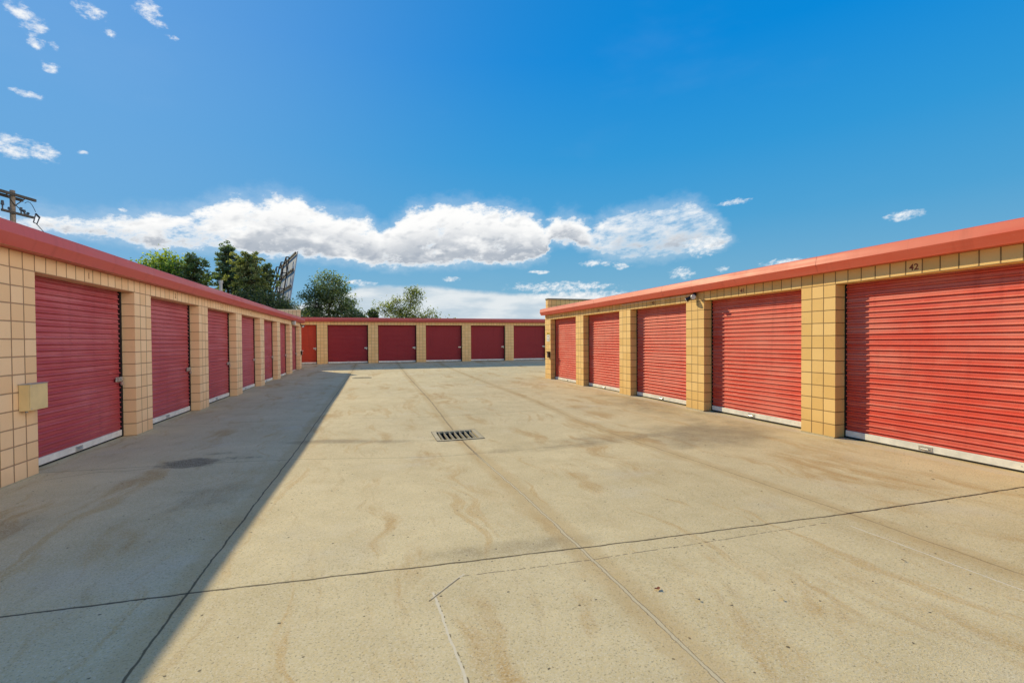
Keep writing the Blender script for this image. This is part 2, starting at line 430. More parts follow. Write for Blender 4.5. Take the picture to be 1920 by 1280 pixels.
def add_v(self, a, b, k):
    n = self.node('ShaderNodeVectorMath', operation='MULTIPLY_ADD')
    self.l.new(b, n.inputs[0]); n.inputs[1].default_value = (k, k, k); self.l.new(a, n.inputs[2])
    return n.outputs[0]
NT.add_v = add_v

def make_ground():
    HX, HY = (1.14, 1.90), (8.08, 8.84)                 # square hole under the drain grate
    ins = lambda a, b: np.unique(np.concatenate([a[(np.abs(a - b[0]) > .03) & (np.abs(a - b[1]) > .03)], b]))
    xs = ins(np.concatenate([np.arange(-14, -4, 1.0), np.arange(-4, 8, 0.25), np.arange(8, 30.1, 1.0)]), np.array(HX))
    ys = ins(np.concatenate([np.arange(-8, 0, 1.0), np.arange(0, 16, 0.25), np.arange(16, 46.1, 0.5)]), np.array(HY))
    v = [(float(a), float(c), ground_z(a, c)) for c in ys for a in xs]
    n = len(xs)
    f = [(j * n + i, j * n + i + 1, (j + 1) * n + i + 1, (j + 1) * n + i) for j in range(len(ys) - 1) for i in range(n - 1)]
    # leave the drain pit open
    hole = lambda q: max(v[k][0] for k in q) < HX[1] + .001 and min(v[k][0] for k in q) > HX[0] - .001 and max(v[k][1] for k in q) < HY[1] + .001 and min(v[k][1] for k in q) > HY[0] - .001
    f = [q for q in f if not hole(q)]
    me = bpy.data.meshes.new('ground'); me.from_pydata(v, [], f); me.update()
    me.polygons.foreach_set('use_smooth', [True] * len(f))
    me.materials.append(concrete())
    o = link(bpy.data.objects.new('ground', me)); o['kind'] = 'structure'
    # open country all the way to the horizon
    m, nt, b = material('dry grass land')
    tc = nt.node('ShaderNodeTexCoord')
    nz = nt.noise(tc.outputs['Object'], 0.15, 6)
    nt.inp(b.inputs['Base Color'], nt.mix(nz, (0.12, 0.10, 0.05), (0.20, 0.17, 0.09)))
    b.inputs['Roughness'].default_value = 0.95
    mb = MB(); R = 3000
    mb.face([(-R, -R, -0.45), (R, -R, -0.45), (R, R, -0.45), (-R, R, -0.45)])
    t = mb.build('terrain', m); t['kind'] = 'structure'
make_ground()

# ------------------------------------------------------------------ storage buildings
OPEN_H = 12 * T
WALL_TOP = 2.70

def door_mesh(width, seed):
    """roll-up curtain: flat bands with raised ribs, slightly dented"""
    rnd = random.Random(seed)
    pitch = 0.0825; x0, x1 = 0.028, width - 0.05
    prof = []
    z = 0.118
    while z < 2.47:
        for dz, dy in ((0.0, 0.0), (0.018, 0.001), (0.0305, 0.001), (0.0325, 0.011), (0.0385, 0.013), (0.0395, -0.013), (0.043, -0.0195), (0.050, -0.0215), (0.057, -0.0175), (0.0635, -0.006), (0.066, 0.002), (0.0680, 0.0030), (0.0705, 0.0005)):
            prof.append((z + dz, dy))
        z += pitch
    nx = 18
    xs = [x0 + (x1 - x0) * i / nx for i in range(nx + 1)]
    V, F, UV = [], [], []
    off = rnd.random() * 100
    for (pz, py) in prof:
        for q in xs:
            w = 0.006 * mnoise.noise(Vector((q * 1.1 + off, pz * 0.8, 0))) + 0.0022 * mnoise.noise(Vector((q * 2.3 + off, pz * 5.0, 3)))
            sag = 0.0025 * mnoise.noise(Vector((q * 1.0 + off, round(pz / pitch) * 0.7, 8)))
            V.append((q, 0.214 + py + w, pz + sag))
    n = nx + 1
    for j in range(len(prof) - 1):
        for i in range(nx):
            F.append((j * n + i, j * n + i + 1, (j + 1) * n + i + 1, (j + 1) * n + i))
    me = bpy.data.meshes.new('door'); me.from_pydata(V, [], F); me.update()
    uvl = me.uv_layers.new(name='UVMap')
    me.polygons.foreach_set('use_smooth', [True] * len(F))
    return me
DOORS = [door_mesh(12 * T, k) for k in range(5)]

def text_mesh(txt, size):
    cu = bpy.data.curves.new('unit_number', 'FONT')
    cu.body = txt; cu.size = size; cu.align_x = 'CENTER'; cu.align_y = 'CENTER'; cu.extrude = 0.0; cu.offset = size * 0.02
    o = bpy.data.objects.new('unit_number', cu); COL.objects.link(o)
    bpy.context.view_layer.update()
    dg = bpy.context.evaluated_depsgraph_get()
    me = bpy.data.meshes.new_from_object(o.evaluated_get(dg))
    bpy.data.objects.remove(o)
    return me

def add_door(root, x0, k, mat, number=None, latch=True, lock=True, label=None):
    me = DOORS[k % len(DOORS)].copy(); me.materials.append(mat)
    d = link(bpy.data.objects.new('door', me), root); d.location = (x0, 0, 0)
    if label: d['label'] = label
    W = 12 * T
    mb = MB(); mb.box(0.028, W - 0.05, 0.190, 0.235, 0.024, 0.116)
    for bx in (0.10, 0.22, W - 0.3, W - 0.16):
        mb.tube([(bx, 0.1905, 0.075), (bx, 0.185, 0.075)], 0.007, 6)
    mb.build('bottom_bar', M['white_bar'], d, bevel=0.003)
    mb = MB(); mb.box(0.028, W - 0.05, 0.200, 0.228, 0.0, 0.0235); mb.build('rubber_seal', M['rubber'], d)
    # lift handle with its slot in the middle of the bar
    mb = MB(); hx = W * 0.5 + random.uniform(-0.08, 0.08)
    mb.box(hx - 0.085, hx + 0.085, 0.1865, 0.1895, 0.035, 0.095)
    mb.tube([(hx - 0.05, 0.187, 0.05), (hx - 0.045, 0.165, 0.062), (hx + 0.045, 0.165, 0.062), (hx + 0.05, 0.187, 0.05)], 0.006, 6)
    mb.build('lift_handle', M['steel'], d)
    for ga, gb, gy in ((W - 0.049, W - 0.002, 0.186), (0.002, 0.027, 0.196)):
        mb = MB(); mb.box(ga, gb, gy, 0.30, 0.0, OPEN_H); mb.build('gap_track', M['track'], d)  # near-black track strip; the jamb gap's shade is put into its colour
    if latch:
        mb = MB(); zc = 0.97
        mb.box(W - 0.235, W - 0.055, 0.178, 0.186, zc - 0.038, zc + 0.038)
        mb.tube([(W - 0.22, 0.168, zc + 0.020), (W - 0.02, 0.168, zc + 0.020)], 0.009, 8)
        mb.box(W - 0.215, W - 0.195, 0.150, 0.178, zc - 0.02, zc + 0.045)
        mb.box(W - 0.115, W - 0.085, 0.150, 0.178, zc - 0.02, zc + 0.045)
        mb.build('slide_latch', M['steel'], d)
        if lock:
            mb = MB(); px = W - 0.10
            sh = [(px + 0.018 * math.cos(a), 0.150, zc - 0.02 + 0.026 * math.sin(a)) for a in [PI * i / 8 for i in range(9)]]
            mb.tube([(px + 0.018, 0.150, zc - 0.05)] + sh + [(px - 0.018, 0.150, zc - 0.05)], 0.005, 6)
            mb.box(px - 0.026, px + 0.026, 0.137, 0.163, zc - 0.098, zc - 0.045)
            mb.build('padlock', M['brass'], d)
    if number:
        t = text_mesh(number, 0.118); t.materials.append(M['digit'])
        o = link(bpy.data.objects.new('unit_number', t), root)
        o.location = (x0 + 5.5 * T, -0.002, 2.535); o.rotation_euler = (PI / 2, 0, 0)
    return d

def fascia(root, xa, xb, mat, seams, depth=0.3):
    prof = [(0.0, 2.700), (0.0, 2.637), (-0.150, 2.637), (-0.152, 2.645), (-0.200, 2.755), (-0.202, 2.762), (-0.180, 2.885), (-0.168, 2.897), (depth, 2.92), (depth, 2.70)]
    mb = MB()
    edges = [xa] + [s for s in seams if xa < s < xb] + [xb]
    for i, (a, b) in enumerate(zip(edges, edges[1:])):
        dy = -0.0018 * (i % 2)
        P = [(y + (dy if y < -0.01 else 0), z) for y, z in prof]
        for (y0, z0), (y1, z1) in zip(P, P[1:] + P[:1]):
            n = 6
            for k in range(n):
                xa_, xb_ = a + (b - a) * k / n, a + (b - a) * (k + 1) / n
                w = lambda xx, yy: 0.004 * mnoise.noise(Vector((xx * 0.9, 0, 5))) if yy < -0.01 else 0
                mb.face([(xa_, y0 + w(xa_, y0), z0), (xb_, y0 + w(xb_, y0), z0), (xb_, y1 + w(xb_, y1), z1), (xa_, y1 + w(xa_, y1), z1)])
        mb.face([(a, y, z) for y, z in reversed(P)]); mb.face([(b, y, z) for y, z in P])
        if b != xb:                                            # lapped joint cover
            Q = [(y - 0.0022, z) for y, z in prof[2:8]]
            for (y0, z0), (y1, z1) in zip(Q, Q[1:]):
                mb.face([(b - 0.02, y0, z0), (b + 0.02, y0, z0), (b + 0.02, y1, z1), (b - 0.02, y1, z1)])
    return mb.build('fascia', mat, root)

def storage_row(name, label, loc, rotz, xa, xb, doors, block, fmat, dmat, depth, seams, numbers, fx, latches=True, door_labels={}, special={}):
    root = empty(name, label, 'building', loc, rotz)
    mb = MB()
    cur = xa
    W = 12 * T
    for d in doors:
        mb.box(cur, d, 0.0, 0.3048, -0.45, OPEN_H, shrink=0.009, skip='td')
        cur = d + W
    mb.box(cur, xb, 0.0, 0.3048, -0.45, OPEN_H, shrink=0.009, skip='td')
    mb.box(xa, xb, 0.0, T, OPEN_H, WALL_TOP - 0.002)
    mb.box(xa, xa + T, 0.3050, depth, -0.45, WALL_TOP - 0.002, skip='f')
    mb.box(xb - T, xb, 0.3050, depth, -0.45, WALL_TOP - 0.002, skip='f')
    mb.box(xa + T, xb - T, depth - T, depth, -0.45, WALL_TOP - 0.002)
    mb.build('wall', M[block], root)
    # thin mortar footing that pokes out below the first course
    mb = MB()
    cur = xa
    for d in list(doors) + [None]:
        e = d if d is not None else xb
        mb = MB(); mb.box(cur + 0.004, e - 0.004, -0.012, -0.0015, -0.45, 0.008)
        mb.build('footing', M['concrete_frame'], root)
        cur = (d or 0) + W
    mb = MB(); mb.box(xa + 0.01, xb - 0.01, T + 0.1, depth + 0.15, WALL_TOP, 2.86)
    mb.build('roof', M['roof'], root)
    fascia(root, fx[0], fx[1], M[fmat], seams)
    mb = MB(); mb.box(xa + 0.21, xb - 0.21, T + 0.02, depth - 0.3, -0.02, 0.0); 
    for i, d in enumerate(doors):
        add_door(root, d, i + int(abs(loc[0])), M[special.get(i, dmat)], numbers.get(i), latch=latches, lock=(i != 3), label=door_labels.get(i))
    return root

def parapet(root, x0, x1, y0, y1, ztop, block, cop):
    mb = MB(); mb.box(x0, x1, y0, y1, 2.925, ztop - 0.05)
    p = mb.build('parapet', M[block], root)
    mb = MB(); mb.box(x0 - 0.02, x1 + 0.02, y0 - 0.02, y1, ztop - 0.0495, ztop)
    mb.build('coping', M[cop], p)
    return p

B = 15 * T
# ---- left row, shaded, doors 1 to 7
LEFT = storage_row('storage_building', 'long shaded block storage row on the left, dark red doors 1 to 7',
    (-3.8142, 9.5259, 0.004), PI / 2 - 0.0113, -6.6, 6 * B + 3 * T, [-12 * T + B * k for k in range(7)], 'block_bounce', 'fascia_dark', 'door_shaded', 6.0,
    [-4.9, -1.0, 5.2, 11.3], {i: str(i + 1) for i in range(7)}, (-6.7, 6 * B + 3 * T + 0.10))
parapet(LEFT, 6 * B + 2 * T - 0.02, 6 * B + 3 * T - 0.006, 0.02, 5.9, 3.385, 'block_bounce', 'coping_light')
mb = MB(); mb.tube([(9.6, 1.35, 2.87), (9.6, 1.35, 3.78)], 0.055, 12); mb.tube([(9.6, 1.35, 3.70), (9.6, 1.35, 3.80)], 0.075, 12)
vp = mb.build('vent_pipe', M['grey_paint'], LEFT)

# ---- right row, sunlit, doors 42 down to 38
xr = [-B * k for k in range(5)]
RIGHT = storage_row('storage_building', 'sunlit tan block storage row on the right, salmon red doors 42 to 38',
    (7.0804, 5.6214, 0.0), -PI / 2, -4 * B - 3 * T, 6.2, [-B * k for k in range(4, -1, -1)], 'block_tan', 'fascia', 'door_red', 6.0,
    [-8.0, -4.35, -3.25, -0.2, 3.2], {i: str(38 + i) for i in range(5)}, (-4 * B - 3 * T - 0.10, 6.3), latches=False)
parapet(RIGHT, -4 * B - 3 * T + 0.006, -4 * B - 2 * T + 0.06, 0.03, 5.9, 3.335, 'block_tan', 'coping')

# ---- far row closing the lane
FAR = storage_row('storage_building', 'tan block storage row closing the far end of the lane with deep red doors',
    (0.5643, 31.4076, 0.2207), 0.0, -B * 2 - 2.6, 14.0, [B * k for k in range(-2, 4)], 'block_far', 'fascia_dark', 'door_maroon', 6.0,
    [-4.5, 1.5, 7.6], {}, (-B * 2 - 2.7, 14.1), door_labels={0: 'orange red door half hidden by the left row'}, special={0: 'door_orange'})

# ------------------------------------------------------------------ things fixed to the buildings
def on_row(root, x, y, z):
    c, s = math.cos(root.rotation_euler.z), math.sin(root.rotation_euler.z)
    return (root.location.x + c * x - s * y, root.location.y + s * x + c * y, root.location.z + z)

# utility box beside door 1
t = empty('utility_box', 'tan metal utility box on the block wall left of door 1', 'utility box', on_row(LEFT, -2.60, 0, 0.95), LEFT.rotation_euler.z)
mb = MB(); mb.box(-0.155, 0.155, -0.100, -0.004, -0.152, 0.150); mb.build('body', M['ubox'], t, bevel=0.004)
mb = MB(); mb.box(-0.150, 0.156, -0.108, -0.1015, -0.150, 0.148); mb.build('cover', M['ubox'], t, bevel=0.003)
for sx, sz in ((-0.13, -0.13), (0.136, -0.13), (-0.13, 0.128), (0.136, 0.128)):
    mb = MB(); mb.tube([(sx, -0.1085, sz), (sx, -0.1115, sz)], 0.006, 8); mb.build('screw', M['steel'], t)
mb = MB(); mb.box(-0.162, 0.162, -0.112, -0.003, 0.1505, 0.158); mb.build('rain_cap', M['grey_paint'], t)
mb = MB(); mb.tube([(-0.11, -0.05, -0.153), (-0.11, -0.05, -0.175)], 0.014, 8); mb.build('conduit_stub', M['grey_paint'], t)

# wall light near the far end of the left row
t = empty('wall_light', 'small white and grey light under the eave near the far end of the left row', 'wall light', on_row(LEFT, 15.95, 0, 2.57), LEFT.rotation_euler.z)
mb = MB(); mb.box(-0.30, 0.0, -0.12, -0.004, -0.10, 0.06); mb.build('housing', M['grey_paint'], t, bevel=0.01)
mb = MB(); mb.box(0.002, 0.16, -0.15, -0.004, -0.13, 0.06); mb.build('lens', M['lens'], t, bevel=0.015)

# floodlight on the end corner of the left row
def flood(t, flip=1):
    mb = MB(); mb.tube([(0, -0.004, 0), (0, -0.035, 0)], 0.05, 14); mb.build('base', M['black'], t)
    for s, tilt in ((-1, -0.15), (1, 0.10)):
        mb = MB()
        a = Vector((0, -0.03, 0.0)); d = Vector((s * 0.62, -0.62, -0.40 + tilt)).normalized()
        p1 = a + d * 0.05; p2 = a + d * 0.10; p3 = a + d * 0.20
        mb.tube([a, p1, p2, p3], [0.014, 0.016, 0.038, 0.060], 14)
        h = mb.build('lamp_head', M['black'] if s < 0 else M['bronze'], t)
        mb = MB(); mb.tube([p3 + d * 0.001, p3 + d * 0.012], [0.056, 0.048], 14); mb.build('lens', M['lens'], h)
t = empty('floodlight', 'dark twin floodlight hanging off the far corner of the left row', 'floodlight', on_row(LEFT, 18.60, 0, 2.54), LEFT.rotation_euler.z)
flood(t)
t = empty('floodlight', 'black twin floodlight under the right eave above the pier beside door 41', 'floodlight', on_row(RIGHT, -3.33, 0, 2.59), RIGHT.rotation_euler.z)
flood(t)
mb = MB(); mb.tube([(-0.06, -0.012, 0.010), (-3.2, -0.012, 0.010)], 0.009, 8); mb.build('conduit', M['white_paint'], t)

# keypads on both end piers
def keypad(label, root, x, z):
    t = empty('keypad', label, 'keypad', on_row(root, x, 0, z), root.rotation_euler.z)
    mb = MB(); mb.box(-0.075, 0.075, -0.085, -0.004, -0.12, 0.10); mb.build('body', M['bronze'], t, bevel=0.008)
    mb = MB(); mb.box(-0.085, 0.085, -0.13, -0.003, 0.1015, 0.125); mb.build('hood', M['white_paint'] if root is LEFT else M['bronze'], t)
    mb = MB()
    for i in range(3):
        for j in range(4):
            mb.box(-0.045 + i * 0.034, -0.021 + i * 0.034, -0.091, -0.0855, -0.085 + j * 0.036, -0.060 + j * 0.036)
    mb.build('key', M['steel'], t)
    mb = MB(); mb.tube([(0.02, -0.03, -0.1215), (0.02, -0.03, -0.20)], 0.012, 8); mb.build('conduit_stub', M['white_paint'], t)
keypad('dark keypad with pale hood on the end pier of the left row', LEFT, 18.60, 1.00)
keypad('small dark keypad below the yellow and white sign on the right row', RIGHT, -12.32, 1.01)

# warning sign
t = empty('sign', 'small white sign with yellow header on the end pier of the right row', 'sign', on_row(RIGHT, -12.45, 0, 1.72), RIGHT.rotation_euler.z)
mb = MB(); mb.box(-0.16, 0.16, -0.008, -0.003, -0.17, 0.11); mb.build('panel', M['sign_white'], t)
mb = MB(); mb.box(-0.16, 0.16, -0.0082, -0.003, 0.1105, 0.19); mb.build('header', M['sign_yellow'], t)
mb = MB()
mb.box(-0.09, 0.09, -0.0105, -0.0085, 0.135, 0.165)
mb.box(-0.025, 0.025, -0.0105, -0.0085, 0.02, 0.085); mb.box(-0.012, 0.012, -0.0105, -0.0085, -0.01, 0.015)
for k, w in enumerate((0.11, 0.09, 0.10)):
    mb.box(-w, w, -0.0105, -0.0085, -0.06 - k * 0.035, -0.052 - k * 0.035)
mb.build('lettering', M['black'], t)

# ------------------------------------------------------------------ drains
def drain(label, cx, cy, w, l, z, rot=0.0, bars=7):
    t = empty('drain_grate', label, 'drain', (cx, cy, z), rot)
    mb = MB()
    W2, L2, f = w / 2, l / 2, 0.075
    for x0, x1, y0, y1 in ((-W2 - f, W2 + f, -L2 - 0.07, -L2), (-W2 - f, W2 + f, L2, L2 + 0.07), (-W2 - f, -W2, -L2, L2), (W2, W2 + f, -L2, L2)):
        mb.box(x0, x1, y0, y1, -0.03, 0.006)
    mb.build('surround', M['concrete_frame'], t)
    mb = MB()
    e = 0.005
    for x0, x1, y0, y1 in ((-W2 - f - e, W2 + f + e, -L2 - 0.07 - e, -L2 - 0.071), (-W2 - f - e, W2 + f + e, L2 + 0.071, L2 + 0.07 + e), (-W2 - f - e, -W2 - f - 0.001, -L2 - .07, L2 + .07), (W2 + f + 0.001, W2 + f + e, -L2 - .07, L2 + .07)):
        mb.box(x0, x1, y0, y1, -0.03, 0.0075)
    mb.build('angle_iron', M['iron'], t)
    mb = MB(); mb.box(-W2 + .002, W2 - .002, -L2 + .002, L2 - .002, -0.36, -0.35)
    mb.box(-W2 + .002, W2 - .002, -L2 - 0.01, -L2 + .002, -0.35, -0.031); mb.box(-W2 + .002, W2 - .002, L2 - .002, L2 + 0.01, -0.35, -0.031)
    mb.box(-W2 - .01, -W2 + .002, -L2, L2, -0.35, -0.031); mb.box(W2 - .002, W2 + .01, -L2, L2, -0.35, -0.031)
    mb.build('pit', M['pit'], t)
    for k in range(bars):
        mb = MB(); x = -W2 + (k + 0.5) * w / bars
        mb.box(x - 0.0045, x + 0.0045, -L2 + .004, L2 - .004, -0.05, 0.004)
        mb.build('bar', M['iron_edge'] if bars > 5 else M['iron'], t)
    mb = MB()
    for yy in (-L2 * 0.5, 0.0, L2 * 0.5): mb.box(-W2 + .004, W2 - .004, yy - 0.005, yy + 0.005, -0.10, -0.085)
    mb.build('cross_rod', M['iron'], t)
    return t
dz = 0.5 * (ground_z(1.52, 8.08) + ground_z(1.52, 8.84))
GR = drain('black barred drain grate in the middle of the sunlit concrete', 1.52, 8.46, 0.68, 0.68, dz + 0.005)
GR.rotation_euler = (math.atan2(ground_z(1.52, 8.84) - ground_z(1.52, 8.08), 0.76), 0, 0)
drain('small dark drain grate far off at the tip of the left shadow', -0.30, 21.3, 0.62, 0.34, ground_z(-0.3, 21.3) + 0.006, 0, 5)

# ------------------------------------------------------------------ bits on the concrete
def scrap(name, label, x, y, size, col, seed, group=None, cat='leaf'):
    rnd = random.Random(seed)
    mb = MB(); n = 9
    rim = []
    for k in range(n):
        a = 2 * PI * k / n
        r = size * (0.55 + 0.45 * rnd.random()) * (1.5 if k % 3 == 0 else 0.85)
        rim.append(Vector((math.cos(a) * r, math.sin(a) * r * 0.62, 0.004 + 0.35 * size * rnd.random())))
    c = Vector((0, 0, 0.003))
    for k in range(n): mb.face([c, rim[k], rim[(k + 1) % n]], smooth=True)
    m = plain(name, col, 0.8, 0, 0.35, 60)
    o = mb.build(name, m)
    o.location = (x, y, ground_z(x, y) + 0.004); o.rotation_euler = (0, 0, rnd.random() * 6)
    tag(o, label, cat, group)
scrap('fallen_leaf', 'curled rust red leaf on the concrete near the centre joint', 1.728, 2.545, 0.026, (0.22, 0.055, 0.018), 3)
scrap('fallen_leaf', 'dry yellow leaf on the near right concrete', 2.370, 2.219, 0.017, (0.62, 0.44, 0.16), 5)
scrap('stone', 'flat grey stone chip on the concrete right of the rust red leaf', 1.89, 2.365, 0.016, (0.10, 0.085, 0.06), 8, None, 'stone')
for k, (x, y) in enumerate(((6.35, 3.85), (6.45, 4.15), (6.0, 3.62), (5.75, 3.05), (-3.1, 4.1), (-2.6, 3.85), (3.9, 3.9), (2.6, 2.35), (3.1, 2.2), (3.6, 2.35), (4.3, 2.5))):
    scrap('leaf_scrap', 'brown scrap of dry leaf lying on the concrete', x, y, 0.009 + 0.008 * random.random(), (0.10, 0.06, 0.03), 20 + k, 'leaf scraps on the concrete')

# ------------------------------------------------------------------ trees
def leaf_object(name, centers, normals, sizes, aspect, tints, parent):
    n = len(centers)
    c = np.asarray(centers); nr = np.asarray(normals, float)
    nr /= np.linalg.norm(nr, axis=1, keepdims=True) + 1e-9
    r = RNG.normal(size=(n, 3)); u = np.cross(nr, r); u /= np.linalg.norm(u, axis=1, keepdims=True) + 1e-9
    w = np.cross(nr, u)
    s = np.asarray(sizes)[:, None]
    u = u * s; w = w * s * aspect
    bend = nr * s * 0.25
    V = np.stack([c - u, c - w + bend * 0.3, c + u, c + w + bend * 0.3], 1).reshape(-1, 3)
    me = bpy.data.meshes.new(name)
    me.vertices.add(4 * n); me.vertices.foreach_set('co', V.astype(np.float32).ravel())
    me.loops.add(4 * n); me.loops.foreach_set('vertex_index', np.arange(4 * n, dtype=np.int32))
    me.polygons.add(n); me.polygons.foreach_set('loop_start', np.arange(0, 4 * n, 4, dtype=np.int32))
    me.polygons.foreach_set('loop_total', np.full(n, 4, dtype=np.int32))
    me.update(calc_edges=True)
    at = me.attributes.new('tint', 'FLOAT_COLOR', 'FACE')
    at.data.foreach_set('color', np.concatenate([np.asarray(tints), np.ones((n, 1))], 1).astype(np.float32).ravel())
    me.materials.append(M['leaf'])
    return link(bpy.data.objects.new(name, me), parent)

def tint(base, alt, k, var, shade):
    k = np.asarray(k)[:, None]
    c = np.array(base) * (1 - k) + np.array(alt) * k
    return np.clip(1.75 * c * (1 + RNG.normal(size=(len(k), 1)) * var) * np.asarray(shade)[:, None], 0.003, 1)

def broadleaf(label, az, dist, lobes, leaf=0.12, base=(0.045, 0.075, 0.02), alt=(0.12, 0.15, 0.03), density=1.0, trunk_r=0.25, clump_r=0.42, per=46, aspect=0.55, name='tree', group='trees beyond the storage rows', yellow=0.0, twigs=True, fork=0.4):
    """lobes: (dx across the view, z, rx, rz, clumps)"""
    a = math.radians(az); bx, by = dist * math.sin(a), dist * math.cos(a)
    t = empty(name, label, 'tree', (bx, by, -0.45), -a, group)
    tr = MB()
    top = max(z for _, z, _, _, _ in lobes)
    fk = Vector((RNG.normal() * 0.1, 0, top * fork))
    tr.tube([(0, 0, 0), (0.05, 0, fk.z * 0.5), fk], [trunk_r * 1.3, trunk_r, trunk_r * 0.8], 8)
    C, N, S, K, SH = [], [], [], [], []
    for dx, z, rx, rz, nc in lobes:
        lc = Vector((dx, RNG.normal() * 0.3, z + 0.45))
        mid = fk.lerp(lc, 0.5) + Vector((RNG.normal() * 0.2, RNG.normal() * 0.2, -0.1))
        tr.tube([fk, mid, lc], [trunk_r * 0.55, trunk_r * 0.35, trunk_r * 0.12], 6)
        for _ in range(nc):
            d = RNG.normal(size=3); d /= np.linalg.norm(d)
            rr = 0.35 + 0.65 * RNG.random() ** 0.5
            cc = np.array(lc) + d * np.array([rx, rx * 0.9, rz]) * rr
            if cc[2] < 1.2: continue
            if twigs and RNG.random() < 0.55:
                p = lc.lerp(fk, RNG.random() * 0.4); q = Vector(cc)
                tr.tube([p, p.lerp(q, 0.5) + Vector(RNG.normal(size=3) * 0.10), q], [trunk_r * 0.16, trunk_r * 0.09, 0.012], 4, cap=False)
            n = int(per * density * (0.6 + 0.8 * RNG.random()))
            pts = cc + RNG.normal(size=(n, 3)) * np.array([clump_r, clump_r, clump_r * 0.75])
            C.append(pts); N.append(RNG.normal(size=(n, 3)) + np.array([0, 0, 0.6]))
            S.append(leaf * (0.6 + 0.8 * RNG.random(n)))
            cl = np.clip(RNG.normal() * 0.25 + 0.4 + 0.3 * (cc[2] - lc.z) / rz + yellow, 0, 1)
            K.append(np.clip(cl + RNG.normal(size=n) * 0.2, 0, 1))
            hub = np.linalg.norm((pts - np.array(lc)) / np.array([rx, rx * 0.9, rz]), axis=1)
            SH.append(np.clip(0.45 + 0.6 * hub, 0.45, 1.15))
    K = np.concatenate(K)
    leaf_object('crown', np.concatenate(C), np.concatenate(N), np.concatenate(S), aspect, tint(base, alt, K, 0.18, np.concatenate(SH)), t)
    tr.build('trunk', M['bark'], t)
    return t

def pine(label, az, dist, height, spread, base=(0.02, 0.04, 0.018), alt=(0.075, 0.09, 0.035), z0=1.0, n_levels=16, skew=0.0, name='pine_tree', group='trees beyond the storage rows', power=0.8):
    a = math.radians(az); bx, by = dist * math.sin(a), dist * math.cos(a)
    t = empty(name, label, 'tree', (bx, by, -0.45), -a, group)
    tr = MB(); H = height + 0.45
    lean = Vector((skew, 0, 0))
    axis = lambda z: lean * (z / H) ** 1.5 + Vector((0.1 * math.sin(z), 0.1 * math.cos(z * 1.3), z))
    tr.tube([axis(H * k / 8) for k in range(9)], [0.24 * (1 - k / 8.5) + 0.015 for k in range(9)], 8)
    C, N, S, K, SH = [], [], [], [], []
    for lv in range(n_levels):
        z = z0 + (H - z0) * (lv + 0.5 * RNG.random()) / n_levels
        rel = (z - z0) / (H - z0)
        L0 = spread * ((1 - rel) ** power) * (0.85 + 0.15 * rel) + 0.18
        nb = int(7 + 3 * RNG.random())
        for b in range(nb):
            th = 2 * PI * (b + RNG.random() * 0.9) / nb
            L = L0 * (0.55 + 0.6 * RNG.random())
            if rel < 0.12: L *= 0.6 + rel * 3
            p0 = axis(z); tip = p0 + Vector((math.cos(th) * L, math.sin(th) * L, L * (0.22 + 0.40 * rel) + 0.22 * RNG.normal()))
            mid = p0.lerp(tip, 0.5) + Vector((0, 0, -0.06 * L))
            tr.tube([p0, mid, tip], [0.045, 0.028, 0.008], 4, cap=False)
            ncl = max(3, int(L * 5.5))
            for k in range(ncl):
                f = 0.30 + 0.70 * (k + RNG.random()) / ncl
                q = np.array(p0.lerp(mid, f * 2) if f < 0.5 else mid.lerp(tip, f * 2 - 1)) + RNG.normal(size=3) * np.array([0.24, 0.24, 0.22]) * (0.4 + f)
                n = int(26 + 14 * RNG.random())
                d = RNG.normal(size=(n, 3)); d[:, 2] = np.abs(d[:, 2]) * 0.8; d /= np.linalg.norm(d, axis=1, keepdims=True)
                C.append(q + d * 0.23 * RNG.random((n, 1)) ** 0.5)
                N.append(np.cross(d, RNG.normal(size=(n, 3))))
                S.append(0.105 * (0.7 + 0.7 * RNG.random(n)))
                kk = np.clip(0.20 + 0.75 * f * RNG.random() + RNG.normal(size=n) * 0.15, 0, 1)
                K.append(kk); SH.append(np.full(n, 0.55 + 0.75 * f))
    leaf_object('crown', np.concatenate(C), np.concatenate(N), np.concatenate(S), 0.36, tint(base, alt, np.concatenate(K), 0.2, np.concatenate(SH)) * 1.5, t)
    tr.build('trunk', M['bark'], t)
    return t

def zt(dist, el): return 1.57 + dist * math.tan(math.radians(el))

broadleaf('yellow green leafy tree behind the left roof, leftmost of the tree line', -19.6, 44, [(0.3, 7.0, 1.3, 1.5, 44), (-0.9, 6.6, 1.1, 1.1, 34), (1.3, 6.0, 1.3, 1.4, 40), (-1.9, 6.2, 0.8, 0.9, 18), (0.1, 5.0, 2.0, 1.4, 46)],
          0.12, (0.06, 0.11, 0.018), (0.22, 0.26, 0.035), 1.0, 0.2, 0.36, 46, yellow=0.05)
pine('dark pine right of the yellow green tree, small vent pipe in front', -17.2, 42, zt(42, 8.6), 2.2, (0.018, 0.035, 0.015), (0.07, 0.09, 0.03))
pine('tallest blue green pine with an open pointed top in the middle of the tree line', -14.15, 46, zt(46, 9.9), 2.7, (0.020, 0.038, 0.022), (0.075, 0.095, 0.045), n_levels=19)
pine('wide bushy olive green pine right of the tallest pine', -12.3, 42, zt(42, 8.9), 2.1, (0.025, 0.042, 0.015), (0.12, 0.12, 0.04), n_levels=17, power=0.55)
pine('slender dark pine left of the steel sign frame', -10.9, 44, zt(44, 8.1), 1.7, (0.014, 0.028, 0.016), (0.055, 0.07, 0.03), n_levels=15)
